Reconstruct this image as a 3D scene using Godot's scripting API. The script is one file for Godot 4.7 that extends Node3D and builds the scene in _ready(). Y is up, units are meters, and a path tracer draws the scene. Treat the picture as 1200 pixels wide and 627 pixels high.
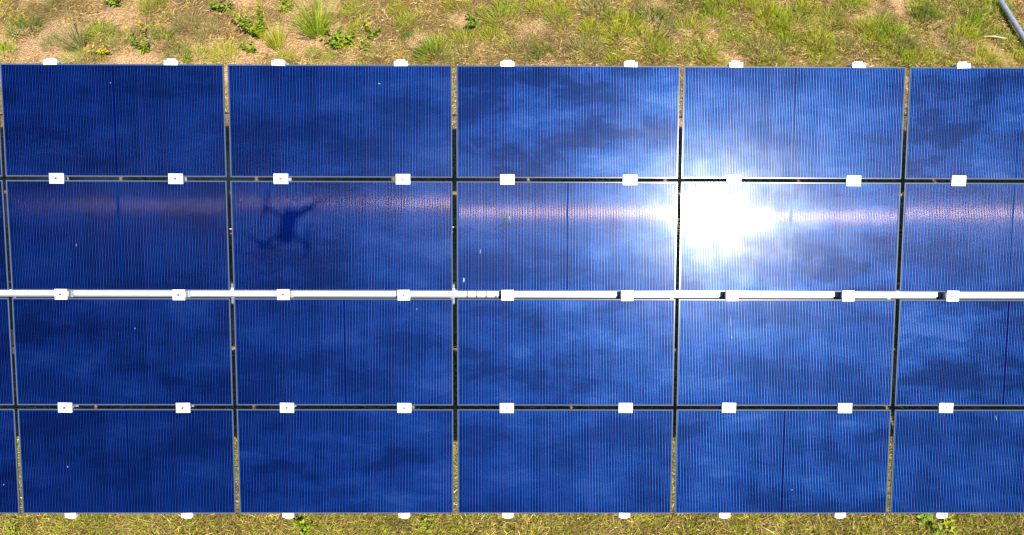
extends Node3D
# Drone's view of a tilted array of frameless thin-film solar panels over dry grass, with the sun mirrored in the glass.

# ---- frame of the array: u along the rows (world x), v down the slope, w out of the glass ----
const TILT := 0.5236                      # 30 degrees, from where the shade under the array begins and ends
const FOOT_HEIGHT := 2.005                # height above ground of the point under the drone on the glass plane
const EYE := 3.8                          # metres from that point to the lens
const FOCAL := 820.0                      # in pixels of the 1200 x 627 photograph
const ROWS_CAM := [Vector3(0.999978, -0.002576, -0.006189), Vector3(0.002107, 0.997209, -0.074637), Vector3(0.006364, 0.074623, 0.997192)]
const SUN_U := 0.2964
const SUN_V := 0.0010

var ARR: Basis
var ORIGIN := Vector3(0, FOOT_HEIGHT, 0)
var eye_at: Vector3
var cam_basis: Basis
var M := {}
var rng := RandomNumberGenerator.new()
var low_noise := FastNoiseLite.new()
var mid_noise := FastNoiseLite.new()
var patch_noise := FastNoiseLite.new()
var used := {}


func P(u: float, w: float, v: float) -> Vector3:
	return ORIGIN + ARR * Vector3(u, w, v)


func lin(r: float, g: float, b: float) -> Color:
	return Color(r, g, b).linear_to_srgb()


func _ready() -> void:
	rng.seed = 20240611
	ARR = Basis(Vector3(1, 0, 0), Vector3(0, cos(TILT), sin(TILT)), Vector3(0, -sin(TILT), cos(TILT)))
	eye_at = P(0, EYE, 0)
	# --- camera ---
	var plane_axes := [ARR.x, ARR.z, -ARR.y]
	var ax := []
	for r in ROWS_CAM:
		ax.append(plane_axes[0] * r.x + plane_axes[1] * r.y + plane_axes[2] * r.z)
	cam_basis = Basis(ax[0], -ax[1], -ax[2]).orthonormalized()
	var cam := Camera3D.new()
	cam.name = "camera"
	cam.transform = Transform3D(cam_basis, eye_at)
	cam.fov = rad_to_deg(2.0 * atan(313.5 / FOCAL))
	cam.near = 0.05
	cam.far = 3000.0
	add_child(cam)
	# --- sky ---
	var sky_material := ProceduralSkyMaterial.new()
	sky_material.sky_top_color = lin(0.017, 0.092, 0.325)
	sky_material.sky_horizon_color = lin(0.28, 0.40, 0.62)
	sky_material.sky_curve = 0.16
	sky_material.ground_bottom_color = lin(0.20, 0.16, 0.09)
	sky_material.ground_horizon_color = lin(0.34, 0.33, 0.30)
	sky_material.sun_angle_max = 45.0
	sky_material.sun_curve = 0.15
	sky_material.sky_cover = cloud_cover()
	sky_material.sky_cover_modulate = Color(1, 1, 1, 0.12)
	sky_material.sky_energy_multiplier = 1.0
	var sky := Sky.new()
	sky.sky_material = sky_material
	var env := Environment.new()
	env.background_mode = Environment.BG_SKY
	env.sky = sky
	env.tonemap_mode = Environment.TONE_MAPPER_LINEAR
	env.tonemap_exposure = 1.7
	env.sdfgi_enabled = true
	env.ssao_enabled = true
	env.ssil_enabled = true
	var we := WorldEnvironment.new()
	we.name = "world_environment"
	we.environment = env
	add_child(we)
	# --- sun: stands where its mirror image falls on the glass ---
	var to_sun := (ARR * Vector3(SUN_U, 1.0, SUN_V)).normalized()
	var sun := DirectionalLight3D.new()
	sun.name = "sun"
	sun.light_energy = 1.6
	sun.light_color = Color(1.0, 0.98, 0.94)
	sun.light_angular_distance = 0.53
	sun.shadow_enabled = true
	sun.basis = Basis.looking_at(-to_sun, Vector3.UP)
	add_child(sun)

	materials()
	low_noise.seed = 3
	low_noise.frequency = 0.35
	mid_noise.seed = 8
	mid_noise.frequency = 2.2
	patch_noise.seed = 21
	patch_noise.frequency = 1.1
	patch_noise.fractal_octaves = 3
	build_ground()
	build_array()
	build_drone()
	build_vegetation()
	build_pipe_and_sticks()


# ------------------------------------------------------------------ helpers

func numbered(called: String) -> String:
	var n: int = used.get(called, 0)
	used[called] = n + 1
	return called if n == 0 else "%s_%03d" % [called, n]


func tag(o: Node, label: String, category: String, group := "") -> void:
	o.set_meta("label", label)
	o.set_meta("category", category)
	if group != "":
		o.set_meta("group", group)


func root_node(called: String, at: Transform3D) -> Node3D:
	var o := Node3D.new()
	o.name = numbered(called)
	o.transform = at
	add_child(o)
	return o


func put(mesh: Mesh, called: String, mat: Material, parent: Node = null, at := Transform3D()) -> MeshInstance3D:
	var o := MeshInstance3D.new()
	o.name = numbered(called) if parent == null else called
	o.mesh = mesh
	if mat:
		o.material_override = mat
	o.transform = at
	(self if parent == null else parent).add_child(o, true)
	return o


func quad(st: SurfaceTool, a: Vector3, b: Vector3, c: Vector3, d: Vector3) -> void:
	# corners clockwise seen from the front
	for p in [a, b, c, a, c, d]:
		st.add_vertex(p)


func add_box(st: SurfaceTool, lo: Vector3, hi: Vector3, bevel := 0.0) -> void:
	# box whose edges round the top face are chamfered by bevel
	var b := bevel
	var t := [Vector3(lo.x + b, hi.y, lo.z + b), Vector3(hi.x - b, hi.y, lo.z + b), Vector3(hi.x - b, hi.y, hi.z - b), Vector3(lo.x + b, hi.y, hi.z - b)]
	var m := [Vector3(lo.x, hi.y - b, lo.z), Vector3(hi.x, hi.y - b, lo.z), Vector3(hi.x, hi.y - b, hi.z), Vector3(lo.x, hi.y - b, hi.z)]
	var l := [Vector3(lo.x, lo.y, lo.z), Vector3(hi.x, lo.y, lo.z), Vector3(hi.x, lo.y, hi.z), Vector3(lo.x, lo.y, hi.z)]
	st.set_smooth_group(-1)
	quad(st, t[0], t[1], t[2], t[3])
	quad(st, l[3], l[2], l[1], l[0])
	for i in 4:
		var j := (i + 1) % 4
		if b > 0.0:
			quad(st, t[j], t[i], m[i], m[j])
		quad(st, m[j], m[i], l[i], l[j])


func box_mesh(lo: Vector3, hi: Vector3, bevel := 0.0) -> ArrayMesh:
	var st := SurfaceTool.new()
	st.begin(Mesh.PRIMITIVE_TRIANGLES)
	add_box(st, lo, hi, bevel)
	st.generate_normals()
	return st.commit()


func add_tube(st: SurfaceTool, pts: PackedVector3Array, radii: PackedFloat32Array, sides := 10, flat := 1.0, capped := true) -> void:
	st.set_smooth_group(0)
	var rings := []
	for i in pts.size():
		var d := (pts[mini(i + 1, pts.size() - 1)] - pts[maxi(i - 1, 0)]).normalized()
		var side := d.cross(Vector3.UP if absf(d.y) < 0.9 else Vector3.BACK).normalized()
		var up := side.cross(d).normalized()
		var ring := []
		for k in sides:
			var a := TAU * k / sides
			ring.append(pts[i] + (side * cos(a) + up * sin(a) * flat) * radii[i])
		rings.append(ring)
	for i in pts.size() - 1:
		for k in sides:
			var j := (k + 1) % sides
			quad(st, rings[i][k], rings[i][j], rings[i + 1][j], rings[i + 1][k])
	if capped:
		st.set_smooth_group(-1)
		for e in [0, pts.size() - 1]:
			for k in sides:
				var j := (k + 1) % sides
				var tri := [pts[e], rings[e][j], rings[e][k]] if e == 0 else [pts[e], rings[e][k], rings[e][j]]
				for p in tri:
					st.add_vertex(p)


func tube_mesh(pts: PackedVector3Array, radii: PackedFloat32Array, sides := 10, flat := 1.0) -> ArrayMesh:
	var st := SurfaceTool.new()
	st.begin(Mesh.PRIMITIVE_TRIANGLES)
	add_tube(st, pts, radii, sides, flat)
	st.generate_normals()
	return st.commit()


func rod(a: Vector3, b: Vector3, ra: float, rb: float, sides := 10, flat := 1.0) -> ArrayMesh:
	return tube_mesh(PackedVector3Array([a, b]), PackedFloat32Array([ra, rb]), sides, flat)


func ground_y(x: float, z: float) -> float:
	var fade := 1.0 / (1.0 + maxf(0.0, Vector2(x, z).length() - 12.0) * 0.02)
	return (low_noise.get_noise_2d(x, z) * 0.06 + mid_noise.get_noise_2d(x, z) * 0.022) * fade


func seen_ground(px: float, py: float) -> Vector3:
	# the ground point behind a pixel of the 1200 x 627 photograph
	var d := cam_basis * Vector3((px - 600.0) / FOCAL, -(py - 313.5) / FOCAL, -1.0)
	var t := -eye_at.y / d.y
	var p := eye_at + d * t
	for i in 4:
		t = (ground_y(p.x, p.z) - eye_at.y) / d.y
		p = eye_at + d * t
	return p


func noise_tex(seed_: int, freq: float, size: int, ramp: Array, octaves := 4, type := FastNoiseLite.TYPE_SIMPLEX_SMOOTH, height := 0) -> NoiseTexture2D:
	var n := FastNoiseLite.new()
	n.seed = seed_
	n.frequency = freq
	n.noise_type = type
	n.fractal_octaves = octaves
	var t := NoiseTexture2D.new()
	t.noise = n
	t.width = size
	t.height = size if height == 0 else height
	t.seamless = true
	t.seamless_blend_skirt = 0.2
	if ramp.size() > 0:
		var g := Gradient.new()
		g.offsets = PackedFloat32Array(ramp.map(func(r): return r[0]))
		g.colors = PackedColorArray(ramp.map(func(r): return r[1]))
		t.color_ramp = g
	return t


func cloud_cover() -> ImageTexture:
	# thin wind-drawn cirrus all round the sky
	var n := FastNoiseLite.new()
	n.seed = 5
	n.frequency = 1.5
	n.fractal_octaves = 5
	var warp := FastNoiseLite.new()
	warp.seed = 12
	warp.frequency = 1.1
	var w := 512
	var h := 256
	var im := Image.create(w, h, false, Image.FORMAT_RGBAF)
	for y in h:
		var el := (0.5 - (y + 0.5) / h) * PI
		for x in w:
			var az := (x + 0.5) / w * TAU
			var d := Vector3(cos(el) * cos(az), sin(el), cos(el) * sin(az))
			if d.y < 0.0:
				im.set_pixel(x, y, Color(0, 0, 0, 0))
				continue
			var q := Vector3(d.x, d.y * 0.6, d.z * 2.4) * 1.6
			q += Vector3.ONE * warp.get_noise_3dv(d * 2.0) * 0.7
			var c := smoothstep(0.02, 0.55, n.get_noise_3dv(q) + 0.06)
			im.set_pixel(x, y, Color(0.62, 0.64, 0.68, c * 0.75))
	return ImageTexture.create_from_image(im)


# ------------------------------------------------------------------ materials

func plain(name_: String, c: Color, rough: float, metal := 0.0, spec := 0.5) -> StandardMaterial3D:
	var m := StandardMaterial3D.new()
	m.resource_name = name_
	m.albedo_color = c
	m.roughness = rough
	m.metallic = metal
	m.metallic_specular = spec
	M[name_] = m
	return m


func materials() -> void:
	# cell layer under the front glass: 67 cells, each a little paler on one side
	var w := 2048
	var col := Image.create(w, 4, false, Image.FORMAT_RGB8)
	var r := RandomNumberGenerator.new()
	r.seed = 77
	var tones := []
	for k in 68:
		tones.append([r.randf_range(0.9, 1.1), pow(r.randf(), 2.0)])
	for x in w:
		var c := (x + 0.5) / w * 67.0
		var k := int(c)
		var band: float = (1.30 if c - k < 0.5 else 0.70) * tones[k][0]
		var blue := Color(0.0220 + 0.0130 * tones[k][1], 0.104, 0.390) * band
		for y in 4:
			col.set_pixel(x, y, Color(blue.r, blue.g, blue.b).linear_to_srgb())
	var m := StandardMaterial3D.new()
	m.resource_name = "cell_layer"
	m.albedo_texture = ImageTexture.create_from_image(col)
	m.roughness = 0.02
	m.metallic = 1.0
	m.clearcoat_enabled = true
	m.clearcoat = 0.19
	m.clearcoat_roughness = 0.20
	# dried rain film and dust smears on the glass
	m.detail_enabled = true
	m.detail_uv_layer = BaseMaterial3D.DETAIL_UV_2
	m.detail_blend_mode = BaseMaterial3D.BLEND_MODE_MIX
	var film := lin(0.032, 0.165, 0.56)
	var dust := lin(0.085, 0.215, 0.60)
	var damp := lin(0.004, 0.030, 0.150)
	for kind in [["cells_even", 0.6, 61], ["cells", 0.8, 62], ["cells_smeared", 1.0, 63]]:
		var f: float = kind[1]
		var smear := noise_tex(31, 0.0072, 1024, [[0.0, Color(damp, 0.75 * f)], [0.28, Color(damp, 0.55 * f)], [0.44, Color(damp, 0.0)], [0.50, Color(film, 0.0)], [0.66, Color(film, 0.55 * f)], [0.80, Color(dust, 0.70 * f)], [1.0, Color(dust, 0.8 * f)]], 6, FastNoiseLite.TYPE_SIMPLEX_SMOOTH, 512)
		var sn := smear.noise as FastNoiseLite
		sn.fractal_gain = 0.66
		sn.domain_warp_enabled = true
		sn.domain_warp_amplitude = 35.0
		sn.domain_warp_frequency = 0.01
		var mk: StandardMaterial3D = m.duplicate()
		mk.resource_name = kind[0]
		mk.detail_albedo = smear
		# wiped and unwiped streaks of fine dust: how much of the light the film scatters forward
		var wipe := noise_tex(kind[2], 0.006, 1024, [[0.0, Color(0.45, 0.45, 0.45)], [0.4, Color(0.65, 0.65, 0.65)], [0.7, Color(0.9, 0.9, 0.9)], [1.0, Color(1, 1, 1)]], 5, FastNoiseLite.TYPE_SIMPLEX_SMOOTH, 512)
		var wn := wipe.noise as FastNoiseLite
		wn.domain_warp_enabled = true
		wn.domain_warp_amplitude = 50.0
		wn.domain_warp_frequency = 0.006
		mk.clearcoat_texture = wipe
		M[kind[0]] = mk
		# matt bands beside the scribed cuts
		var mt: StandardMaterial3D = mk.duplicate()
		mt.resource_name = kind[0] + "_matt"
		mt.roughness = 0.51
		M[kind[0] + "_matt"] = mt

	# laser-cut grooves between the cells: bright metal walls, brushed along the cut
	var sc := plain("scribe", lin(0.0036, 0.0022, 0.0017), 0.115, 1.0)
	sc.anisotropy_enabled = true
	sc.anisotropy = 1.0
	sc.clearcoat_enabled = true
	sc.clearcoat = 0.12
	sc.clearcoat_roughness = 0.20
	var b := plain("border", lin(0.07, 0.09, 0.13), 0.12, 0.0, 0.6)
	b.clearcoat_enabled = true
	b.clearcoat = 0.4
	b.clearcoat_roughness = 0.22
	var bus := plain("busbar", lin(0.008, 0.050, 0.220), 0.05, 1.0, 0.5)
	bus.clearcoat_enabled = true
	bus.clearcoat = 0.2
	bus.clearcoat_roughness = 0.2
	plain("glass_edge", lin(0.016, 0.022, 0.026), 0.15)
	plain("black_plastic", lin(0.015, 0.015, 0.016), 0.45)
	var zinc := plain("zinc", lin(0.74, 0.75, 0.76), 0.42, 0.25)
	zinc.albedo_texture = noise_tex(40, 0.02, 256, [[0.0, Color(0.84, 0.85, 0.86)], [0.5, Color(0.96, 0.96, 0.96)], [1.0, Color(1, 1, 1)]], 3, FastNoiseLite.TYPE_CELLULAR)
	zinc.uv1_triplanar = true
	zinc.uv1_scale = Vector3(6, 6, 6)
	plain("tube_zinc", lin(0.17, 0.18, 0.20), 0.45, 0.2)
	plain("rail_zinc", lin(0.30, 0.31, 0.32), 0.45, 0.4)
	plain("clip_metal", lin(0.84, 0.84, 0.83), 0.38, 0.15)
	plain("bolt_metal", lin(0.16, 0.16, 0.17), 0.4, 0.6)
	var steel := plain("steel_pipe", lin(0.50, 0.55, 0.58), 0.30, 0.3)
	steel.albedo_texture = noise_tex(41, 0.03, 256, [[0.0, Color(0.75, 0.77, 0.8)], [1.0, Color(1, 1, 1)]], 4)
	steel.uv1_triplanar = true
	steel.uv1_scale = Vector3(5, 5, 5)
	plain("red_paint", lin(0.62, 0.05, 0.03), 0.6)
	plain("red_wire", lin(0.45, 0.03, 0.02), 0.5)
	plain("white_wire", lin(0.7, 0.7, 0.68), 0.5)
	plain("dropping", lin(0.30, 0.33, 0.38), 0.9)
	plain("drone_grey", lin(0.055, 0.058, 0.062), 0.4)
	plain("drone_dark", lin(0.018, 0.018, 0.02), 0.5)

	var soil := plain("soil", Color.WHITE, 0.95, 0.0, 0.25)
	soil.vertex_color_use_as_albedo = true
	soil.albedo_texture = noise_tex(50, 0.03, 1024, [[0.0, Color(0.66, 0.62, 0.58)], [0.35, Color(0.90, 0.88, 0.86)], [0.6, Color(1, 0.99, 0.98)], [1.0, Color(1, 1, 1)]], 6)
	soil.uv1_triplanar = true
	soil.uv1_world_triplanar = true
	soil.uv1_scale = Vector3(0.9, 0.9, 0.9)
	soil.heightmap_enabled = true
	soil.heightmap_texture = noise_tex(51, 0.05, 1024, [], 6)
	soil.heightmap_scale = 3.0
	var leaf := plain("leaf", Color.WHITE, 0.55, 0.0, 0.35)
	leaf.vertex_color_use_as_albedo = true
	leaf.cull_mode = BaseMaterial3D.CULL_DISABLED
	leaf.backlight_enabled = true
	leaf.backlight = Color(0.45, 0.45, 0.45)
	var straw := plain("straw", Color.WHITE, 0.7, 0.0, 0.35)
	straw.vertex_color_use_as_albedo = true
	straw.cull_mode = BaseMaterial3D.CULL_DISABLED
	straw.backlight_enabled = true
	straw.backlight = Color(0.25, 0.25, 0.25)


# ------------------------------------------------------------------ ground

# bare sandy spots: photo x, y, radius in metres
const BARE := [[40, 55, 0.30], [12, 72, 0.25], [140, 22, 0.22], [148, 62, 0.22], [240, 62, 0.20], [312, 52, 0.22], [350, 52, 0.26], [285, 66, 0.2], [290, 2, 0.15], [395, 35, 0.14], [490, 48, 0.16], [540, 20, 0.14], [630, 30, 0.16], [560, 50, 0.12], [860, 62, 0.18], [835, 40, 0.12], [1010, 15, 0.18], [1150, 60, 0.2], [1100, 30, 0.12], [740, 52, 0.14]]
var bare_at := []


func bareness(x: float, z: float) -> float:
	var b := 0.0
	for s in bare_at:
		var d: float = Vector2(x - s.x, (z - s.y) * 1.2).length() / s.z
		b = maxf(b, 1.0 - smoothstep(0.6, 1.15, d + patch_noise.get_noise_2d(x * 3.0, z * 3.0) * 0.35))
	# the sandy end of the strip is barer
	var sandy := smoothstep(-0.5, -3.5, x) * 0.28 if z < -1.0 else 0.0
	b = maxf(b, smoothstep(0.30 - sandy, 0.62 - sandy, patch_noise.get_noise_2d(x, z) + 0.12))
	return b


func spread_axis(near_lo: float, near_hi: float, step: float, far: float) -> PackedFloat32Array:
	var out := PackedFloat32Array()
	var x := near_lo
	while x <= near_hi:
		out.append(x)
		x += step
	var s := step
	var hi := out[out.size() - 1]
	while hi < far:
		s *= 1.35
		hi += s
		out.append(hi)
	s = step
	var lo := near_lo
	while lo > -far:
		s *= 1.35
		lo -= s
		out.insert(0, lo)
	return out


func build_ground() -> void:
	for s in BARE:
		var p := seen_ground(s[0], s[1])
		bare_at.append(Vector3(p.x, p.z, s[2]))
	var xs := spread_axis(-7.0, 7.5, 0.06, 900.0)
	var zs := spread_axis(-5.5, 3.0, 0.05, 900.0)
	var verts := PackedVector3Array()
	var cols := PackedColorArray()
	var idx := PackedInt32Array()
	var sand := Color(0.62, 0.40, 0.20)
	var brown := Color(0.21, 0.135, 0.05)
	var olive := Color(0.17, 0.15, 0.03)
	for z in zs:
		for x in xs:
			verts.append(Vector3(x, ground_y(x, z), z))
			var b := bareness(x, z) if absf(x) < 9.0 and absf(z) < 7.0 else 0.2
			var g := clampf(patch_noise.get_noise_2d(x * 0.7 + 40.0, z * 0.7) * 1.2 + 0.3, 0.0, 1.0)
			var thatch := smoothstep(0.3, 0.9, z) * 0.7
			cols.append(brown.lerp(olive, g).lerp(sand, 0.15 + 0.85 * b).lerp(Color(0.14, 0.105, 0.03), thatch))
	var nx := xs.size()
	for j in zs.size() - 1:
		for i in nx - 1:
			var a := j * nx + i
			idx.append_array([a, a + 1, a + nx + 1, a, a + nx + 1, a + nx])
	var arr := []
	arr.resize(Mesh.ARRAY_MAX)
	arr[Mesh.ARRAY_VERTEX] = verts
	arr[Mesh.ARRAY_COLOR] = cols
	arr[Mesh.ARRAY_INDEX] = idx
	var am := ArrayMesh.new()
	am.add_surface_from_arrays(Mesh.PRIMITIVE_TRIANGLES, arr)
	var st := SurfaceTool.new()
	st.create_from(am, 0)
	st.generate_normals()
	var g := put(st.commit(), "ground", M.soil)
	g.set_meta("kind", "structure")
	g.set_meta("label", "sandy ground with thin dry grass under and around the panels")
	g.set_meta("category", "ground")


# ------------------------------------------------------------------ solar array

# column gaps: right edge of the panel on one side, first edge of the next (metres along u)
const LEFT_EDGE := [-3.912, -2.697, -1.493, -0.276, 0.938, 2.150, 3.368, 4.586]
const RIGHT_EDGE := [-2.713, -1.513, -0.299, 0.919, 2.130, 3.346, 4.564, 5.782]
const ROW_TOP := [-0.796, -0.181, 0.456, 1.071]
const ROW_END := [-0.200, 0.415, 1.050, 1.665]
const RAIL_U := [-3.64, -3.0, -2.426, -1.784, -1.215, -0.569, 0.001, 0.654, 1.222, 1.869, 2.434, 3.08, 3.65, 4.29, 4.87, 5.5]
const MATT_SHARE := 0.115
const BEAM_V := 0.437
const BEAM_TOP := -0.0570
# tilt of single panels in thousandths of a radian (about the row, about the slope), as the broken line of glare shows
const LEAN := {Vector2i(1, 0): Vector2(7, 0), Vector2i(1, 1): Vector2(6.5, 1), Vector2i(1, 2): Vector2(9.0, -1), Vector2i(1, 3): Vector2(2.6, 1), Vector2i(1, 4): Vector2(0, 0), Vector2i(1, 5): Vector2(2.6, 0)}


func face_mesh(hw: float, hv: float, sd: int) -> ArrayMesh:
	# the front glass is never quite flat: float waves and a slight bow between the clamps
	var n := FastNoiseLite.new()
	n.seed = 900 + sd
	n.frequency = 1.3
	n.fractal_octaves = 2
	var nx := 28
	var nz := 14
	var r := RandomNumberGenerator.new()
	r.seed = sd * 13 + 5
	var bow := r.randf_range(-0.0002, 0.0004)
	var off := Vector2(r.randf(), r.randf())
	var verts := PackedVector3Array()
	var norms := PackedVector3Array()
	var uv := PackedVector2Array()
	var uv2 := PackedVector2Array()
	var idx := PackedInt32Array()
	var hgt := func(x: float, z: float) -> float:
		return n.get_noise_2d(x, z) * 0.00022 + bow * (1.0 - pow(z / 0.3, 2.0)) * 0.5
	for j in nz + 1:
		for i in nx + 1:
			var x := lerpf(-hw, hw, float(i) / nx)
			var z := lerpf(-hv, hv, float(j) / nz)
			verts.append(Vector3(x, hgt.call(x, z), z))
			var e := 0.01
			norms.append(Vector3((hgt.call(x - e, z) - hgt.call(x + e, z)) / (2 * e), 1, (hgt.call(x, z - e) - hgt.call(x, z + e)) / (2 * e)).normalized())
			uv.append(Vector2(float(i) / nx, float(j) / nz))
			uv2.append(Vector2(x / 6.0 + off.x, z / 1.3 + off.y))
	for j in nz:
		for i in nx:
			var a := j * (nx + 1) + i
			idx.append_array([a, a + 1, a + nx + 2, a, a + nx + 2, a + nx + 1])
	var arr := []
	arr.resize(Mesh.ARRAY_MAX)
	arr[Mesh.ARRAY_VERTEX] = verts
	arr[Mesh.ARRAY_NORMAL] = norms
	arr[Mesh.ARRAY_TEX_UV] = uv
	arr[Mesh.ARRAY_TEX_UV2] = uv2
	arr[Mesh.ARRAY_INDEX] = idx
	var am := ArrayMesh.new()
	am.add_surface_from_arrays(Mesh.PRIMITIVE_TRIANGLES, arr)
	return am


func matt_mesh(hw: float, hv: float, sd: int) -> ArrayMesh:
	# flat matt bands, two to a cell, lying on the polished film
	var r := RandomNumberGenerator.new()
	r.seed = sd * 13 + 5
	r.randf_range(0, 1)
	var off := Vector2(r.randf(), r.randf())
	var verts := PackedVector3Array()
	var norms := PackedVector3Array()
	var uv := PackedVector2Array()
	var uv2 := PackedVector2Array()
	var idx := PackedInt32Array()
	for k in 134:
		var x0 := lerpf(-hw, hw, (k + 0.45) / 134.0)
		var x1 := x0 + 2.0 * hw / 134.0 * MATT_SHARE
		var s0 := verts.size()
		for z in [-hv + 0.001, hv - 0.001]:
			for x in [x0, x1]:
				verts.append(Vector3(x, 0.00055, z))
				norms.append(Vector3.UP)
				uv.append(Vector2((x + hw) / (2.0 * hw), (z + hv) / (2.0 * hv)))
				uv2.append(Vector2(x / 6.0 + off.x, z / 1.3 + off.y))
		idx.append_array([s0, s0 + 1, s0 + 3, s0, s0 + 3, s0 + 2])
	var arr := []
	arr.resize(Mesh.ARRAY_MAX)
	arr[Mesh.ARRAY_VERTEX] = verts
	arr[Mesh.ARRAY_NORMAL] = norms
	arr[Mesh.ARRAY_TEX_UV] = uv
	arr[Mesh.ARRAY_TEX_UV2] = uv2
	arr[Mesh.ARRAY_INDEX] = idx
	var am := ArrayMesh.new()
	am.add_surface_from_arrays(Mesh.PRIMITIVE_TRIANGLES, arr)
	return am


func scribe_mesh(hw: float, hv: float, sd: int) -> ArrayMesh:
	# one fine rounded groove between each two cells
	var r := RandomNumberGenerator.new()
	r.seed = 4000 + sd
	var verts := PackedVector3Array()
	var norms := PackedVector3Array()
	var uv := PackedVector2Array()
	var idx := PackedInt32Array()
	var across := [[-0.5, -0.46], [-0.45, -0.22], [-0.24, -0.07], [0.0, 0.0], [0.24, 0.07], [0.45, 0.22], [0.5, 0.46]]
	for k in range(1, 134):
		var x := lerpf(-hw, hw, k / 134.0)
		if absf(x) < 0.006:
			continue
		var w := 0.0024 * r.randf_range(0.85, 1.15)
		var s0 := verts.size()
		for j in 2:
			for a in across:
				verts.append(Vector3(x + a[0] * w, 0.00085 - absf(a[1]) * 0.00015, (hv - 0.001) * (j * 2 - 1)))
				norms.append(Vector3(a[1], 1, 0).normalized())
				uv.append(Vector2(a[0] + 0.5, j))
		for q in 6:
			idx.append_array([s0 + q, s0 + q + 1, s0 + q + 8, s0 + q, s0 + q + 8, s0 + q + 7])
	var arr := []
	arr.resize(Mesh.ARRAY_MAX)
	arr[Mesh.ARRAY_VERTEX] = verts
	arr[Mesh.ARRAY_NORMAL] = norms
	arr[Mesh.ARRAY_TEX_UV] = uv
	arr[Mesh.ARRAY_INDEX] = idx
	var am := ArrayMesh.new()
	am.add_surface_from_arrays(Mesh.PRIMITIVE_TRIANGLES, arr)
	return am


func border_mesh(hw: float, hv: float, t: float) -> ArrayMesh:
	var st := SurfaceTool.new()
	st.begin(Mesh.PRIMITIVE_TRIANGLES)
	add_box(st, Vector3(-hw, -0.0011, -hv), Vector3(hw, 0.0, -hv + t), 0.0008)
	add_box(st, Vector3(-hw, -0.0011, hv - t), Vector3(hw, 0.0, hv), 0.0008)
	add_box(st, Vector3(-hw, -0.0011, -hv + t), Vector3(-hw + t, 0.0, hv - t), 0.0008)
	add_box(st, Vector3(hw - t, -0.0011, -hv + t), Vector3(hw, 0.0, hv - t), 0.0008)
	st.generate_normals()
	return st.commit()


func splat_mesh(len_: float, wid: float, sd: int) -> ArrayMesh:
	# a thin dried run: ragged outline, a little thickness
	var r := RandomNumberGenerator.new()
	r.seed = sd
	var st := SurfaceTool.new()
	st.begin(Mesh.PRIMITIVE_TRIANGLES)
	st.set_smooth_group(-1)
	var k := 9
	var ring := []
	for i in k:
		var a := TAU * i / k
		var f := r.randf_range(0.55, 1.0)
		ring.append(Vector3(cos(a) * wid * f, 0.0004, sin(a) * len_ * f))
	for i in k:
		var j := (i + 1) % k
		for p in [Vector3(0, 0.0012, 0), ring[i], ring[j]]:
			st.add_vertex(p)
		quad(st, ring[j], ring[i], ring[i] - Vector3(0, 0.0009, 0), ring[j] - Vector3(0, 0.0009, 0))
	st.generate_normals()
	return st.commit()


const COLUMN := ["second column past the red mark", "first column past the red mark", "column of the red mark", "column of the black ties", "column of the sun glare", "first column past the glare", "second column past the glare", "third column past the glare"]


func rail_place(i: int) -> String:
	# two rails to a column: which of the two
	var c := i / 2
	if c == 4:
		return COLUMN[c] + (", nearer the black ties" if i % 2 == 0 else ", farther from the black ties")
	return COLUMN[c] + (", nearer the sun glare" if (i % 2 == 1) == (c < 4) else ", farther from the glare")


func column_at(x: float) -> int:
	var best := 0
	for c in 8:
		if x > LEFT_EDGE[c] * 1.9:
			best = c
	return best


func panel_label(row: int, c: int) -> String:
	if row == 1 and c == 4:
		return "blue solar panel whitened by the sun's mirrored glare, upslope of the white beam"
	if row == 1 and c == 3:
		return "blue solar panel mirroring a small drone, upslope of the white beam's black ties"
	var where: String = ["outermost row by sandy weeds", "row just upslope of white beam", "row just downslope of white beam", "lowest row by thick grass"][row]
	return "blue solar panel, %s, %s" % [where, COLUMN[c]]


# marks on the glass: row, column, photo-measured place on the panel (u, v from its middle), length, width
const MARKS := [[0, 1, -0.01, -0.20, 0.006, 0.002], [0, 2, 0.21, -0.20, 0.004, 0.006], [1, 1, -0.23, 0.05, 0.009, 0.002], [1, 3, -0.47, 0.08, 0.018, 0.0025], [1, 3, -0.56, 0.235, 0.016, 0.007], [2, 1, 0.07, -0.13, 0.010, 0.0022], [2, 2, 0.40, -0.24, 0.003, 0.006], [2, 4, -0.31, -0.17, 0.055, 0.0016], [2, 4, -0.30, -0.085, 0.016, 0.003], [3, 0, 0.52, 0.13, 0.006, 0.004], [3, 1, -0.33, 0.03, 0.007, 0.0025], [3, 4, 0.06, 0.16, 0.006, 0.003], [3, 5, -0.03, -0.25, 0.026, 0.0016], [0, 5, 0.03, -0.05, 0.003, 0.003]]


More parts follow.
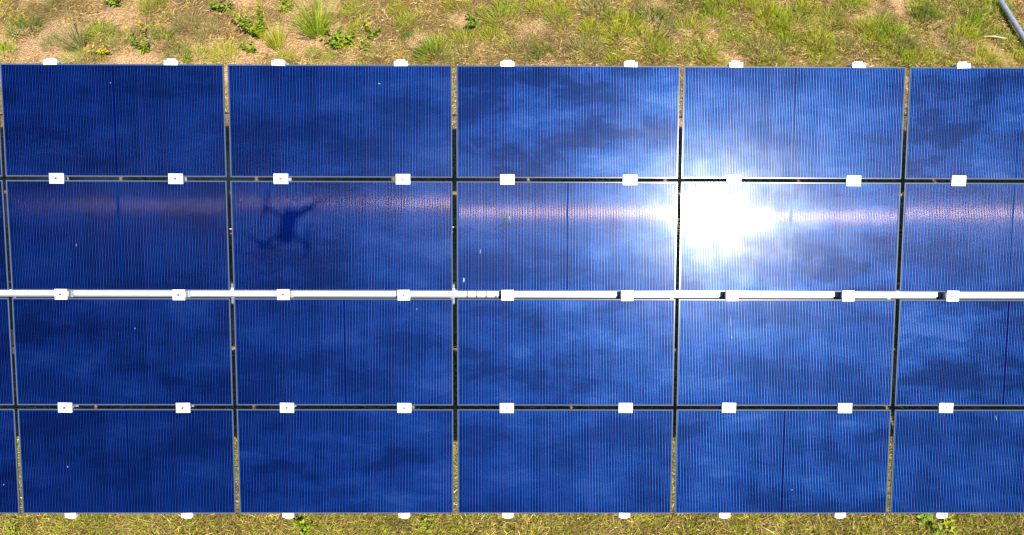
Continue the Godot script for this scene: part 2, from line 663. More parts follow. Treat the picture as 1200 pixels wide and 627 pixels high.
func build_array() -> void:
	var frame := Transform3D(ARR, ORIGIN)
	var back := box_mesh(Vector3(-0.6, -0.0068, -0.3), Vector3(0.6, -0.0013, 0.3), 0.0004)
	var jbox := box_mesh(Vector3(-0.05, -0.022, -0.04), Vector3(0.05, -0.0069, 0.04))
	for row in 4:
		for c in 8:
			var w: float = RIGHT_EDGE[c] - LEFT_EDGE[c]
			var h: float = ROW_END[row] - ROW_TOP[row]
			var mid := P((RIGHT_EDGE[c] + LEFT_EDGE[c]) / 2.0, 0.0, (ROW_TOP[row] + ROW_END[row]) / 2.0)
			var sd := row * 10 + c
			var lean: Vector2 = LEAN.get(Vector2i(row, c), Vector2(rng.randf_range(-2.5, 4.5), rng.randf_range(-2, 2)))
			var bs := ARR * Basis(Vector3.RIGHT, lean.x * 0.001) * Basis(Vector3.BACK, lean.y * 0.001)
			var node := root_node("solar_panel", Transform3D(bs, mid))
			tag(node, panel_label(row, c), "solar panel", "solar panels of the array")
			var t := 0.007
			var look: String = ["cells_even", "cells", "cells_smeared"][(sd * 7 + 3) % 11 % 3]
			put(face_mesh(w / 2 - t, h / 2 - t, sd), "cell_face", M[look], node)
			var bands := put(matt_mesh(w / 2 - t, h / 2 - t, sd), "matt_bands", M[look + "_matt"], node)
			bands.set_meta("kind", "stuff")
			var lines := put(scribe_mesh(w / 2 - t, h / 2 - t, sd), "scribe_lines", M.scribe, node)
			lines.set_meta("kind", "stuff")
			put(border_mesh(w / 2, h / 2, t), "edge_border", M.border, node)
			put(back, "back_glass", M.glass_edge, node, Transform3D(Basis.from_scale(Vector3(w / 1.2, 1, h / 0.6)), Vector3.ZERO))
			put(box_mesh(Vector3(-0.002, -0.0004, -h / 2 + t + 0.002), Vector3(0.002, 0.0011, h / 2 - t - 0.002), 0.0003), "busbar", M.busbar, node, Transform3D(Basis(), Vector3(0.004 * (sd % 3), 0, 0)))
			put(jbox, "junction_box", M.black_plastic, node, Transform3D(Basis(), Vector3(0.0, 0, -0.13)))
			for k in MARKS:
				if k[0] == row and k[1] == c:
					put(splat_mesh(k[4], k[5], sd * 7 + int(k[2] * 100)), "dropping", M.dropping, node, Transform3D(Basis(Vector3.UP, rng.randf_range(-0.25, 0.25)), Vector3(k[2], 0.0, k[3])))
	build_beam(frame)
	build_rails_and_clips()
	build_cables()


func build_beam(frame: Transform3D) -> void:
	var beam := root_node("support_beam", Transform3D(ARR, P(0, 0, BEAM_V)))
	tag(beam, "long white galvanised beam running under the middle gap of the array", "beam")
	var tube := box_mesh(Vector3(-4.0, BEAM_TOP - 0.11, -0.058), Vector3(5.9, BEAM_TOP, 0.058), 0.006)
	put(tube, "tube", M.tube_zinc, beam)
	put(box_mesh(Vector3(-4.0, BEAM_TOP + 0.0003, -0.034), Vector3(5.9, BEAM_TOP + 0.0065, 0.0105), 0.0012), "cap_strip", M.zinc, beam)
	for u in [-0.222, -0.170, -0.117, -0.063]:
		var st := SurfaceTool.new()
		st.begin(Mesh.PRIMITIVE_TRIANGLES)
		add_box(st, Vector3(u - 0.0028, BEAM_TOP + 0.0067, -0.059), Vector3(u + 0.0028, BEAM_TOP + 0.0088, 0.059), 0.0006)
		add_box(st, Vector3(u - 0.0026, BEAM_TOP - 0.11, 0.0585), Vector3(u + 0.0026, BEAM_TOP + 0.0066, 0.0605))
		add_box(st, Vector3(u - 0.005, BEAM_TOP - 0.05, 0.0607), Vector3(u + 0.005, BEAM_TOP - 0.042, 0.066))
		st.generate_normals()
		put(st.commit(), "cable_tie", M.black_plastic, beam)
	var mark := SurfaceTool.new()
	mark.begin(Mesh.PRIMITIVE_TRIANGLES)
	for s in [[-1.276, 0.008, -1.262, -0.016], [-1.262, -0.017, -1.252, -0.016], [-1.277, 0.009, -1.263, 0.007]]:
		var a := Vector3(s[0], BEAM_TOP + 0.0068, s[1])
		var b := Vector3(s[2], BEAM_TOP + 0.0068, s[3])
		add_tube(mark, PackedVector3Array([a, b]), PackedFloat32Array([0.0028, 0.0022]), 6, 0.2)
	mark.generate_normals()
	put(mark.commit(), "paint_mark", M.red_paint, beam)
	# posts that carry the beam, driven into the ground
	for u in [-3.35, -0.95, 1.55, 4.0]:
		var top := P(u, BEAM_TOP - 0.11, BEAM_V)
		var g := ground_y(top.x, top.z) - 0.4
		var st := SurfaceTool.new()
		st.begin(Mesh.PRIMITIVE_TRIANGLES)
		add_box(st, Vector3(-0.045, g - top.y, -0.05), Vector3(0.045, 0.03, -0.043))
		add_box(st, Vector3(-0.045, g - top.y, 0.043), Vector3(0.045, 0.012, 0.05))
		add_box(st, Vector3(-0.004, g - top.y, -0.0428), Vector3(0.004, -0.012, 0.0428))
		st.generate_normals()
		var post := put(st.commit(), "post", M.zinc, null, Transform3D(Basis(), top))
		tag(post, "galvanised steel post standing under the white beam", "post", "posts under the beam")


func build_rails_and_clips() -> void:
	# rails run down the slope, between panels and beam; two under each column
	var st := SurfaceTool.new()
	st.begin(Mesh.PRIMITIVE_TRIANGLES)
	add_box(st, Vector3(-0.022, -0.0500, -0.812), Vector3(0.022, -0.0115, 1.682), 0.002)
	add_box(st, Vector3(-0.036, -0.0500, -0.812), Vector3(-0.0222, -0.0470, 1.682))
	add_box(st, Vector3(0.0222, -0.0500, -0.812), Vector3(0.036, -0.0470, 1.682))
	st.generate_normals()
	var rail := st.commit()
	var pad := box_mesh(Vector3(-0.03, -0.0113, -0.26), Vector3(0.03, -0.0072, 0.26))
	for i in RAIL_U.size():
		var r := root_node("mounting_rail", Transform3D(ARR, P(RAIL_U[i], 0, 0)))
		tag(r, "galvanised rail under the panels, " + rail_place(i), "rail", "rails under the panels")
		put(rail, "channel", M.rail_zinc, r)
		for row in 4:
			put(pad, "rubber_pad", M.black_plastic, r, Transform3D(Basis(), Vector3(0, 0, (ROW_TOP[row] + ROW_END[row]) / 2)))
	var bolt := rod(Vector3(0, -0.001, 0), Vector3(0, 0.006, 0), 0.0075, 0.007, 6)
	var washer := rod(Vector3(0, 0.0001, 0), Vector3(0, 0.0016, 0), 0.012, 0.012, 14)
	# clamps between rows
	for li in [1, 2, 3]:
		var v: float = (ROW_END[li - 1] + ROW_TOP[li]) / 2.0
		var gap: float = ROW_TOP[li] - ROW_END[li - 1]
		var hw: float = 0.0385 if li != 2 else 0.0335
		var hv: float = 0.0275 if li != 2 else 0.0290
		var s2 := SurfaceTool.new()
		s2.begin(Mesh.PRIMITIVE_TRIANGLES)
		add_box(s2, Vector3(-hw, 0.0042, -hv), Vector3(hw, 0.0075, hv), 0.0009)
		s2.generate_normals()
		var plate := s2.commit()
		var leg := box_mesh(Vector3(-hw * 0.92, -0.0114, -gap * 0.34), Vector3(hw * 0.92, 0.0041, gap * 0.34), 0.001)
		var texts := ["", "white clamp in the gap upslope, ", "white clamp on the beam, ", "white clamp in the gap downslope, "]
		var groups := ["", "clamps of the upper gap", "clamps along the beam", "clamps of the lower gap"]
		for i in RAIL_U.size():
			var jit := Vector3(rng.randf_range(-0.006, 0.006), 0, rng.randf_range(-0.0015, 0.0015))
			var turn := Basis(Vector3.UP, rng.randf_range(-0.015, 0.015))
			var k := root_node("panel_clamp", Transform3D(ARR * turn, P(RAIL_U[i] + jit.x, 0, v + jit.z)))
			tag(k, texts[li] + rail_place(i), "clamp", groups[li])
			put(plate, "plate", M.clip_metal, k)
			put(leg, "foot", M.clip_metal, k)
			put(washer, "washer", M.clip_metal, k, Transform3D(Basis(), Vector3(0, 0.0076, 0)))
			put(bolt, "bolt", M.bolt_metal, k, Transform3D(Basis(), Vector3(0, 0.0094, 0)))
	# end clamps on the two long edges
	for side in [-1, 1]:
		var edge: float = ROW_TOP[0] if side < 0 else ROW_END[3]
		var s3 := SurfaceTool.new()
		s3.begin(Mesh.PRIMITIVE_TRIANGLES)
		var ew := 0.036 if side < 0 else 0.031
		add_box(s3, Vector3(-ew, 0.0042, -0.007), Vector3(ew, 0.0075, 0.019), 0.0009)
		add_box(s3, Vector3(-ew + 0.001, -0.0114, 0.0025), Vector3(ew - 0.001, 0.0041, 0.0185), 0.001)
		s3.generate_normals()
		var jaw := s3.commit()
		var tab := box_mesh(Vector3(-ew * 0.62, -0.0114, 0.0192), Vector3(ew * 0.66, 0.0, 0.029), 0.002)
		for i in RAIL_U.size():
			var turn := Basis(Vector3.UP, rng.randf_range(-0.03, 0.03) + (PI if side < 0 else 0.0))
			var k := root_node("end_clamp", Transform3D(ARR * turn, P(RAIL_U[i] + rng.randf_range(-0.006, 0.006), 0, edge)))
			tag(k, ("white end clamp by sandy weeds, " if side < 0 else "white end clamp by thick grass, ") + rail_place(i), "clamp", "end clamps by the sandy strip" if side < 0 else "end clamps by the thick grass")
			put(jaw, "jaw", M.clip_metal, k)
			put(tab, "tab", M.clip_metal, k)
			put(washer, "washer", M.clip_metal, k, Transform3D(Basis(), Vector3(0, 0.0076, 0.007)))
			put(bolt, "bolt", M.clip_metal, k, Transform3D(Basis(), Vector3(0, 0.0094, 0.007)))


func build_cables() -> void:
	# string leads that hang below the rails; the photograph shows them where they cross the gaps
	for s in [["red_cable", -0.075, 0.098, M.red_wire, "thin red cable strung under the panels upslope of the beam", 0.0035], ["white_cable", -0.065, 0.072, M.white_wire, "thin white cable strung under the panels upslope of the beam", 0.003], ["black_cable", -0.07, -0.545, M.black_plastic, "black cable strung under the outermost row of panels", 0.004], ["black_cable", -0.07, 0.735, M.black_plastic, "black cable strung under the row just downslope of the beam", 0.004]]:
		var pts := PackedVector3Array()
		var rad := PackedFloat32Array()
		for i in 100:
			var u := -3.9 + 9.6 * i / 99.0
			pts.append(P(u, s[1] + 0.012 + 0.006 * sin(u * 5.1 + s[2] * 9.0) - 0.02, s[2] + 0.008 * sin(u * 3.3 + s[2] * 4.0)))
			rad.append(s[5])
		var o := put(tube_mesh(pts, rad, 7), s[0], s[3])
		tag(o, s[4], "cable")
		# clips that hold it to the rails
		var ci := SurfaceTool.new()
		ci.begin(Mesh.PRIMITIVE_TRIANGLES)
		for u in RAIL_U:
			add_box(ci, Vector3(u - 0.004, -0.1, s[2] - 0.016), Vector3(u + 0.004, -0.0498, s[2] + 0.016))
		ci.generate_normals()
		put(ci.commit(), "cable_clip", M.black_plastic, o, Transform3D(ARR, ORIGIN))


# ------------------------------------------------------------------ drone that carries the lens, seen mirrored in the glass

func build_drone() -> void:
	var at := eye_at + Vector3(-0.025, 0.075, 0.125)
	var d := root_node("quadcopter_drone", Transform3D(Basis(), at))
	tag(d, "small dark quadcopter drone hovering over the array, mirrored beside the glare", "drone")
	var body := SurfaceTool.new()
	body.begin(Mesh.PRIMITIVE_TRIANGLES)
	add_tube(body, PackedVector3Array([Vector3(0, 0, -0.105), Vector3(0, 0.002, -0.095), Vector3(0, 0.004, -0.06), Vector3(0, 0.004, 0.03), Vector3(0, 0.002, 0.085), Vector3(0, 0, 0.10)]), PackedFloat32Array([0.018, 0.030, 0.040, 0.044, 0.036, 0.02]), 16, 0.72)
	body.generate_normals()
	put(body.commit(), "body", M.drone_grey, d)
	put(box_mesh(Vector3(-0.026, 0.030, -0.02), Vector3(0.026, 0.042, 0.085), 0.006), "battery", M.drone_dark, d)
	# camera on its gimbal, just behind the lens
	var fwd := -cam_basis.z
	var lens_at := eye_at - at
	var gim := put(rod(lens_at - fwd * 0.055, lens_at - fwd * 0.006, 0.017, 0.015, 16), "gimbal_camera", M.drone_dark, d)
	put(rod(lens_at - fwd * 0.05, Vector3(0.02, -0.028, -0.07), 0.006, 0.008, 8), "bracket", M.drone_grey, gim)
	for sx in [-1, 1]:
		for sz in [-1, 1]:
			var root_at := Vector3(0.035 * sx, 0.006, 0.055 * sz)
			var tip := Vector3(0.125 * sx, 0.012 if sz < 0 else 0.004, 0.115 * sz)
			var arm := put(rod(root_at, tip, 0.012, 0.009, 10), "arm", M.drone_grey, d)
			put(rod(tip + Vector3(0, -0.012, 0), tip + Vector3(0, 0.024, 0), 0.014, 0.0125, 14), "motor", M.drone_dark, arm)
			put(rod(tip + Vector3(0, -0.013, 0), tip + Vector3(0, -0.05, 0.004 * sz), 0.006, 0.004, 8), "landing_leg", M.drone_dark, arm)
			var st := SurfaceTool.new()
			st.begin(Mesh.PRIMITIVE_TRIANGLES)
			var hub := tip + Vector3(0, 0.026, 0)
			var dir := Vector3(cos(0.5 * sx + sz), 0, sin(0.5 * sx + sz))
			for s in [-1, 1]:
				add_tube(st, PackedVector3Array([hub, hub + dir * 0.02 * s, hub + dir * 0.055 * s, hub + dir * 0.098 * s]), PackedFloat32Array([0.006, 0.009, 0.0095, 0.004]), 8, 0.15)
			st.generate_normals()
			put(st.commit(), "propeller", M.drone_dark, arm)


# ------------------------------------------------------------------ vegetation

class Shape:
	var v := PackedVector3Array()
	var n := PackedVector3Array()
	var c := PackedColorArray()
	var i := PackedInt32Array()

	func blade(base: Vector3, dir: Vector3, len_: float, wid: float, droop: float, col: Color, tip: Color, segs := 3) -> void:
		var side := dir.cross(Vector3.UP)
		side = side.normalized() if side.length() > 0.01 else Vector3.RIGHT
		side = side.rotated(dir.normalized(), (base.x * 391.0 + base.z * 173.0 + len_ * 900.0))
		var p := base
		var d := dir.normalized()
		var nn := d.cross(side).normalized()
		if nn.y < 0:
			nn = -nn
		nn = (nn + Vector3.UP * 0.6).normalized()
		var s0 := v.size()
		for k in segs:
			var f := float(k) / segs
			var hw := wid * 0.5 * (1.0 - f * f)
			var cc := col.lerp(tip, f)
			for q in [p - side * hw, p + side * hw]:
				v.append(q)
				n.append(nn)
				c.append(cc)
			p += d * len_ / segs
			d = (d + Vector3.DOWN * droop / segs).normalized()
		v.append(p)
		n.append(nn)
		c.append(tip)
		for k in segs - 1:
			var a := s0 + k * 2
			i.append_array([a, a + 1, a + 3, a, a + 3, a + 2])
		var e := s0 + (segs - 1) * 2
		i.append_array([e, e + 1, e + 2])

	func leaf(base: Vector3, dir: Vector3, up: Vector3, len_: float, wid: float, col: Color) -> void:
		var d := dir.normalized()
		var side := d.cross(up).normalized()
		var u2 := side.cross(d).normalized()
		var s0 := v.size()
		var pts := [base, base + d * len_ * 0.45 - side * wid * 0.5 + u2 * wid * 0.16, base + d * len_ * 0.5, base + d * len_ * 0.45 + side * wid * 0.5 + u2 * wid * 0.16, base + d * len_ - u2 * len_ * 0.14]
		for k in 5:
			v.append(pts[k])
			n.append((u2 + d * (0.25 if k == 4 else 0.0) + side * (0.2 if k == 3 else (-0.2 if k == 1 else 0.0))).normalized())
			c.append(col * (0.88 if k == 2 else 1.0))
		i.append_array([s0, s0 + 1, s0 + 2, s0, s0 + 2, s0 + 3, s0 + 1, s0 + 4, s0 + 2, s0 + 2, s0 + 4, s0 + 3])

	func mesh() -> ArrayMesh:
		var arr := []
		arr.resize(Mesh.ARRAY_MAX)
		arr[Mesh.ARRAY_VERTEX] = v
		arr[Mesh.ARRAY_COLOR] = c
		arr[Mesh.ARRAY_INDEX] = i
		var am := ArrayMesh.new()
		am.add_surface_from_arrays(Mesh.PRIMITIVE_TRIANGLES, arr)
		return am


func tuft(sd: int, blades: int, rad: float, h0: float, h1: float, wid: float, splay: float, droop: float, cols: Array, tips: Array) -> ArrayMesh:
	var r := RandomNumberGenerator.new()
	r.seed = sd
	var s := Shape.new()
	for k in blades:
		var a := r.randf() * TAU
		var q := sqrt(r.randf())
		var base := Vector3(cos(a), 0, sin(a)) * rad * q * 0.55
		base.y = -0.015
		var a2 := a + r.randf_range(-0.7, 0.7)
		var d := Vector3(cos(a2) * splay * (q + r.randf_range(-0.2, 0.3)), 1.0, sin(a2) * splay * (q + r.randf_range(-0.2, 0.3)))
		var kk := r.randi() % cols.size()
		var t := r.randf_range(0.7, 1.25)
		s.blade(base, d, r.randf_range(h0, h1), wid * r.randf_range(0.7, 1.3), droop * r.randf_range(0.4, 1.6), cols[kk] * t, tips[r.randi() % tips.size()] * t, 3)
	return s.mesh()


func litter(sd: int, n: int, rad: float, l0: float, l1: float, wid: float, lift: float, cols: Array) -> ArrayMesh:
	var r := RandomNumberGenerator.new()
	r.seed = sd
	var s := Shape.new()
	for k in n:
		var a := r.randf() * TAU
		var base := Vector3(cos(a), 0, sin(a)) * rad * sqrt(r.randf())
		base.y = r.randf() * lift * 0.5 + 0.002
		var b := r.randf() * TAU
		var d := Vector3(cos(b), r.randf_range(-0.05, 0.55) * lift * 14.0, sin(b))
		var col: Color = cols[r.randi() % cols.size()] * r.randf_range(0.6, 1.3)
		s.blade(base, d, r.randf_range(l0, l1), wid * r.randf_range(0.6, 1.4), r.randf_range(0.0, 0.9), col, col, 2)
	return s.mesh()


func leafy(sd: int, stems: int, h: float, spread: float, ll: float, cols: Array, flowers := 0) -> Array:
	# [stems and leaves, flower heads or null]
	var r := RandomNumberGenerator.new()
	r.seed = sd
	var s := Shape.new()
	var f := Shape.new()
	for k in stems:
		var a := r.randf() * TAU
		var d := Vector3(cos(a) * spread * r.randf_range(0.2, 1.0), 1.0, sin(a) * spread * r.randf_range(0.2, 1.0)).normalized()
		var hh := h * r.randf_range(0.6, 1.1)
		var base := Vector3(cos(a), -0.01, sin(a)) * 0.02
		s.blade(base, d, hh, 0.008, 0.25, Color(0.10, 0.13, 0.03), Color(0.12, 0.17, 0.04), 3)
		s.blade(base, d, hh, 0.008, 0.25, Color(0.10, 0.13, 0.03), Color(0.12, 0.17, 0.04), 3)
		var m := int(hh / (ll * 0.42)) + 3
		for j in m:
			var t := (j + 0.6) / m
			var az := j * 2.4 + r.randf_range(-0.5, 0.5)
			var out_ := Vector3(cos(az), r.randf_range(0.1, 0.7), sin(az))
			var col: Color = cols[r.randi() % cols.size()] * r.randf_range(0.75, 1.25)
			s.leaf(base + d * hh * t - Vector3(0, 0.12 * hh * t * t, 0), out_, Vector3.UP, ll * r.randf_range(0.6, 1.15) * (1.1 - 0.5 * t), ll * 0.42 * r.randf_range(0.7, 1.2), col)
		if k < flowers:
			var top := base + d * hh * 1.02 - Vector3(0, 0.10 * hh, 0)
			for fl in 3:
				var c := top + Vector3(r.randf_range(-0.03, 0.03), r.randf_range(-0.01, 0.03), r.randf_range(-0.03, 0.03))
				for pz in 9:
					var az := TAU * pz / 9.0
					f.leaf(c, Vector3(cos(az), 0.25, sin(az)), Vector3.UP, 0.013, 0.008, Color(0.62, 0.36, 0.008) * r.randf_range(0.9, 1.15))
	return [s.mesh(), f.mesh() if flowers > 0 else null]


# green clumps read off the photograph: x, y of the base, width in metres, kind (0 bright, 1 dark, 2 yellow-green, 3 pale)
const CLUMPS := [[30, 37, 0.26, 1], [60, 52, 0.16, 3], [118, 40, 0.24, 0], [2, 66, 0.26, 0], [85, 68, 0.2, 0], [105, 72, 0.2, 3], [148, 52, 0.24, 3], [190, 48, 0.22, 1], [180, 6, 0.22, 0], [60, 6, 0.16, 3], [210, 68, 0.22, 1], [230, 68, 0.2, 0], [265, 66, 0.24, 2], [245, 40, 0.22, 3], [220, 30, 0.22, 3], [337, 68, 0.14, 2], [368, 64, 0.13, 0], [385, 70, 0.12, 0], [418, 16, 0.22, 0], [465, 12, 0.16, 2], [475, 28, 0.18, 0], [510, 62, 0.30, 0], [500, 64, 0.2, 1], [543, 49, 0.22, 2], [575, 44, 0.2, 2], [590, 22, 0.32, 0], [535, 7, 0.22, 2], [420, 34, 0.16, 2], [448, 62, 0.2, 3], [540, 68, 0.24, 3], [478, 44, 0.12, 1], [652, 22, 0.24, 0], [612, 58, 0.22, 3], [635, 68, 0.24, 1], [665, 8, 0.2, 2], [700, 14, 0.30, 3], [692, 38, 0.22, 2], [725, 44, 0.26, 2], [716, 22, 0.18, 0], [762, 26, 0.34, 1], [736, 30, 0.26, 2], [760, 50, 0.30, 2], [766, 65, 0.26, 0], [685, 62, 0.28, 3], [722, 72, 0.2, 2], [796, 62, 0.2, 2], [630, 10, 0.2, 2], [780, 36, 0.2, 3], [812, 9, 0.26, 1], [845, 5, 0.26, 0], [838, 25, 0.24, 0], [810, 36, 0.26, 2], [860, 51, 0.26, 0], [820, 64, 0.26, 0], [835, 73, 0.2, 2], [905, 25, 0.28, 2], [893, 38, 0.2, 2], [915, 37, 0.18, 2], [930, 28, 0.32, 0], [925, 53, 0.24, 0], [960, 50, 0.24, 2], [965, 70, 0.26, 2], [976, 24, 0.24, 0], [905, 75, 0.2, 0], [890, 9, 0.26, 2], [992, 8, 0.24, 0], [890, 64, 0.28, 3], [870, 5, 0.2, 2], [945, 10, 0.2, 2], [1030, 36, 0.30, 0], [1050, 46, 0.30, 0], [1012, 34, 0.2, 2], [1086, 25, 0.24, 1], [1080, 11, 0.26, 0], [1024, 52, 0.2, 2], [1050, 72, 0.26, 0], [1076, 74, 0.24, 2], [1145, 33, 0.30, 0], [1132, 49, 0.30, 2], [1135, 11, 0.26, 0], [1182, 52, 0.2, 0], [1115, 66, 0.26, 3], [1156, 74, 0.26, 2], [1170, 12, 0.22, 0], [1110, 45, 0.2, 3], [1192, 72, 0.22, 2], [1100, 74, 0.22, 2], [1005, 6, 0.22, 2], [1062, 56, 0.2, 3], [990, 55, 0.2, 3]]


func scatter(called: String, label: String, category: String, meshes: Array, mat: Material, spots: Array) -> void:
	# one MultiMesh per mesh variant; spots: [x, z, scale, tint]
	var holder := Node3D.new()
	holder.name = called
	add_child(holder)
	holder.set_meta("kind", "stuff")
	tag(holder, label, category)
	for k in meshes.size():
		var mine := []
		for j in range(k, spots.size(), meshes.size()):
			mine.append(spots[j])
		var mm := MultiMesh.new()
		mm.transform_format = MultiMesh.TRANSFORM_3D
		mm.use_colors = true
		mm.mesh = meshes[k]
		mm.instance_count = mine.size()
		for j in mine.size():
			var s: Array = mine[j]
			var b := Basis(Vector3.UP, rng.randf() * TAU).scaled(Vector3.ONE * float(s[2]))
			mm.set_instance_transform(j, Transform3D(b, Vector3(s[0], ground_y(s[0], s[1]) - 0.004, s[1])))
			mm.set_instance_color(j, s[3])
		var o := MultiMeshInstance3D.new()
		o.name = "tufts"
		o.multimesh = mm
		o.material_override = mat
		o.set_meta("kind", "stuff")
		holder.add_child(o, true)


func build_vegetation() -> void:
	var greens := [
		[[Color(0.121, 0.244, 0.005), Color(0.186, 0.308, 0.006), Color(0.276, 0.365, 0.010)], [Color(0.244, 0.389, 0.013), Color(0.406, 0.454, 0.032)]],
		[[Color(0.047, 0.108, 0.005), Color(0.081, 0.149, 0.007)], [Color(0.108, 0.203, 0.014), Color(0.162, 0.230, 0.027)]],
		[[Color(0.256, 0.319, 0.003), Color(0.358, 0.389, 0.008), Color(0.186, 0.279, 0.005)], [Color(0.497, 0.497, 0.031), Color(0.389, 0.435, 0.018)]],
		[[Color(0.149, 0.176, 0.030), Color(0.257, 0.236, 0.061), Color(0.108, 0.155, 0.024)], [Color(0.284, 0.270, 0.095), Color(0.405, 0.338, 0.135)]]]
	var straw_cols := [Color(0.50, 0.35, 0.115), Color(0.54, 0.41, 0.145), Color(0.38, 0.26, 0.075), Color(0.44, 0.27, 0.105), Color(0.22, 0.13, 0.045), Color(0.58, 0.46, 0.20)]
	# --- the distinct plants ---
	var labels := ["low bright green grass tuft", "low dark green grass tuft", "low yellow-green grass tuft", "pale half-dry grass tuft"]
	var groups := ["bright grass tufts", "dark grass tufts", "yellow-green grass tufts", "pale grass tufts"]
	var kinds := []
	for k in 4:
		var vars := []
		for j in 4:
			vars.append(tuft(100 + k * 10 + j, 420, 0.20, 0.03, 0.13, 0.0030, 0.7, 0.7, greens[k][0], greens[k][1]))
		kinds.append(vars)
	for i in CLUMPS.size():
		var c: Array = CLUMPS[i]
		var p := seen_ground(c[0], c[1])
		var sc: float = c[2] / 0.26 * 1.25
		var b := Basis(Vector3.UP, rng.randf() * TAU).scaled(Vector3(sc, sc * rng.randf_range(0.85, 1.15), sc))
		var o := put(kinds[c[3]][i % 4], "grass_tuft", M.leaf, null, Transform3D(b, p))
		tag(o, labels[c[3]] + " upslope of the array, " + COLUMN[column_at((c[0] - 600.0) / FOCAL * 7.2)], "grass tuft", groups[c[3]])
	# tall fans of grass on the sand
	for f in [[371, 40, 0.62, 230, 0.75, 0, "tall bright green fan of grass on bare sand between two leafy weeds"], [92, 55, 0.50, 150, 0.8, 3, "tall pale green fan of grass leaning beside the small yellow flowers"], [325, 54, 0.38, 130, 0.4, 2, "narrow upright yellow-green grass clump between the bare sand patches"]]:
		var p := seen_ground(f[0], f[1])
		var g: Array = greens[f[5]]
		var st := tuft(300 + f[0], f[3], 0.12, f[2] * 0.35, f[2], 0.0036, f[4], 0.45, g[0], g[1])
		var lean := Basis(Vector3.RIGHT, -0.22) * Basis(Vector3.BACK, 0.3 if f[0] == 92 else 0.0)
		var o := put(st, "tall_grass_clump", M.leaf, null, Transform3D(lean, p))
		tag(o, f[6], "grass clump")
	# leafy weeds
	var wg := [Color(0.19, 0.28, 0.008), Color(0.30, 0.36, 0.012), Color(0.12, 0.18, 0.008)]
	var dk := [Color(0.09, 0.17, 0.008), Color(0.15, 0.24, 0.010), Color(0.22, 0.30, 0.012)]
	for wd in [[303, 42, 12, 0.44, 0.5, 0.052, wg, 0, "large bright leafy weed beside the narrow upright grass clump"], [296, 60, 5, 0.20, 0.6, 0.05, wg, 0, "small leafy weed just below the large leafy weed"], [264, 12, 6, 0.22, 0.7, 0.055, dk, 0, "dark leafy weed past the sand, nearest the large leafy weed"], [395, 55, 7, 0.25, 0.6, 0.06, dk, 0, "dense dark leafy weed next to the tall bright grass fan"], [407, 54, 6, 0.22, 0.6, 0.06, wg, 0, "bright leafy weed touching the dense dark one"], [136, 7, 6, 0.22, 0.7, 0.05, wg, 0, "leafy weed in the straw upslope of the yellow flowers"], [336, 12, 5, 0.20, 0.7, 0.05, wg, 0, "sparse leafy weed behind the narrow upright grass clump"], [553, 30, 6, 0.20, 0.8, 0.05, dk, 0, "spreading dark leafy weed alone in the straw"], [432, 58, 4, 0.12, 0.8, 0.045, wg, 0, "tiny leafy weed in straw near the single yellow flower"], [437, 42, 5, 0.18, 0.7, 0.045, dk, 1, "dark weed carrying one yellow flower head"], [172, 60, 6, 0.30, 0.5, 0.045, wg, 2, "upright weed topped with two yellow flower heads"], [122, 64, 4, 0.16, 0.9, 0.04, wg, 3, "low spreading weed dotted with several yellow flowers"], [361, 618, 6, 0.10, 0.9, 0.04, wg, 0, "broad-leaved weed in the thick grass by the lowest panels"], [1083, 612, 5, 0.12, 0.9, 0.06, dk, 0, "long-leaved dark weed in the thick grass by the lowest panels"], [1112, 616, 5, 0.07, 1.2, 0.04, [Color(0.30, 0.34, 0.02), Color(0.36, 0.36, 0.03)], 0, "yellowish broad-leaved weed in the thick grass by the lowest panels"], [20, 616, 4, 0.07, 1.2, 0.04, [Color(0.24, 0.27, 0.02)], 0, "olive broad-leaved weed in the thick grass by the lowest panels"], [500, 618, 4, 0.07, 1.0, 0.035, wg, 0, "small bright weed in the thick grass by the lowest panels"]]:
		var p := seen_ground(wd[0], wd[1])
		var ms := leafy(500 + int(wd[0]), wd[2], wd[3], wd[4], wd[5], wd[6], wd[7])
		var o := root_node("yellow_flower_weed" if wd[7] > 0 else "leafy_weed", Transform3D(Basis(), p))
		tag(o, wd[8], "weed")
		put(ms[0], "foliage", M.leaf, o)
		if ms[1]:
			put(ms[1], "flower_head", M.leaf, o)
	# --- uncountable cover ---
	var straw_meshes := []
	for j in 5:
		straw_meshes.append(litter(700 + j, 110, 0.15, 0.02, 0.085, 0.0036, 0.022, straw_cols))
	var short_meshes := []
	for j in 6:
		short_meshes.append(tuft(800 + j, 40, 0.07, 0.02, 0.075, 0.0034, 1.1, 0.9, greens[2][0] + greens[0][0] + greens[3][0], greens[2][1] + greens[3][1]))
	var dry_meshes := []
	for j in 4:
		dry_meshes.append(tuft(850 + j, 30, 0.09, 0.04, 0.13, 0.0026, 1.0, 0.5, straw_cols, straw_cols))
	var straw_spots := []
	var short_spots := []
	var dry_spots := []
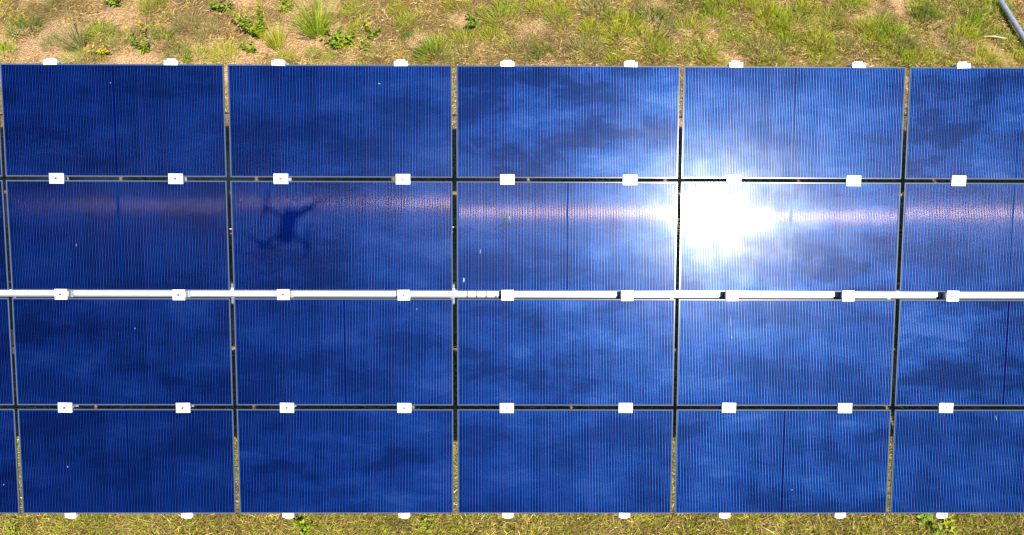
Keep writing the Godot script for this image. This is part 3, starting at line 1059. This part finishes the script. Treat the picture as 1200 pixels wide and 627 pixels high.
	for zone in [[-7.0, 7.5, -4.8, -2.3, 55.0, 190.0, 22.0], [-5.5, 6.0, 0.7, 2.1, 34.0, 720.0, 18.0], [-7.0, 7.5, -2.3, 0.7, 45.0, 20.0, 12.0], [-9.0, 9.5, -8.0, -4.8, 30.0, 14.0, 12.0], [-8.0, 8.5, 2.1, 4.5, 35.0, 30.0, 10.0]]:
		var area: float = (zone[1] - zone[0]) * (zone[3] - zone[2])
		for pass_ in 3:
			for k in int(area * zone[4 + pass_]):
				var x := rng.randf_range(zone[0], zone[1])
				var z := rng.randf_range(zone[2], zone[3])
				var b := bareness(x, z)
				var g := patch_noise.get_noise_2d(x * 0.9 + 90.0, z * 0.9 - 30.0)
				var t := rng.randf_range(0.5, 1.45)
				if pass_ == 0:
					if rng.randf() < b * 0.9:
						continue
					straw_spots.append([x, z, rng.randf_range(0.7, 1.3), Color(t, t * rng.randf_range(0.93, 1.02), t * rng.randf_range(0.85, 1.05))])
				elif pass_ == 1:
					if (z < 0.5 and rng.randf() < b * 0.92) or (z < 0.5 and g + rng.randf_range(-0.35, 0.35) < -0.12 - 0.03 * x):
						continue
					short_spots.append([x, z, rng.randf_range(0.6, 1.35), Color(t * 1.3, t * 1.22, t)])
				else:
					if rng.randf() < b * 0.8:
						continue
					dry_spots.append([x, z, rng.randf_range(0.6, 1.2), Color(t, t, t)])
	scatter("dry_straw", "flattened dry straw covering the ground round the array", "straw", straw_meshes, M.straw, straw_spots)
	scatter("short_grass", "short green and yellow grass growing through the straw", "grass", short_meshes, M.leaf, short_spots)
	scatter("dry_grass", "standing dry grass stalks among the straw", "grass", dry_meshes, M.straw, dry_spots)


func build_pipe_and_sticks() -> void:
	# galvanised pipe lying on the grass past the array
	var mid := seen_ground(1180, 24)
	var dir := (seen_ground(1200, 44) - seen_ground(1174, 0))
	dir.y = 0.0
	dir = dir.normalized()
	var c := mid + Vector3(0, 0.055, 0)
	var st := SurfaceTool.new()
	st.begin(Mesh.PRIMITIVE_TRIANGLES)
	var rr := 0.024
	add_tube(st, PackedVector3Array([c - dir * 1.6, c + dir * 1.3]), PackedFloat32Array([rr, rr]), 24, 1.0, false)
	add_tube(st, PackedVector3Array([c + dir * 1.3, c - dir * 1.6]), PackedFloat32Array([rr * 0.9, rr * 0.9]), 24, 1.0, false)
	st.generate_normals()
	var pipe := put(st.commit(), "steel_pipe", M.steel_pipe)
	tag(pipe, "blue-grey galvanised steel pipe lying slantwise on the grass", "pipe")
	var p1 := seen_ground(1150, 46) + Vector3(0, 0.04, 0)
	var p2 := seen_ground(1176, 49) + Vector3(0, 0.045, 0)
	var stick := put(tube_mesh(PackedVector3Array([p1, p1.lerp(p2, 0.5) + Vector3(0, 0.004, -0.01), p2]), PackedFloat32Array([0.006, 0.008, 0.005]), 6), "dry_stick", plain("pale_wood", lin(0.55, 0.46, 0.34), 0.8))
	tag(stick, "pale dry stick lying on the straw near the steel pipe", "stick")
	var t1 := seen_ground(348, 46) + Vector3(0, 0.01, 0)
	var t2 := seen_ground(370, 47) + Vector3(0, 0.012, 0)
	var twig := put(tube_mesh(PackedVector3Array([t1, t1.lerp(t2, 0.5) + Vector3(0, 0.004, 0.004), t2]), PackedFloat32Array([0.004, 0.005, 0.003]), 6), "dark_twig", plain("dark_wood", lin(0.08, 0.05, 0.035), 0.8))
	tag(twig, "thin dark twig lying on bare sand under the tall grass fan", "twig")
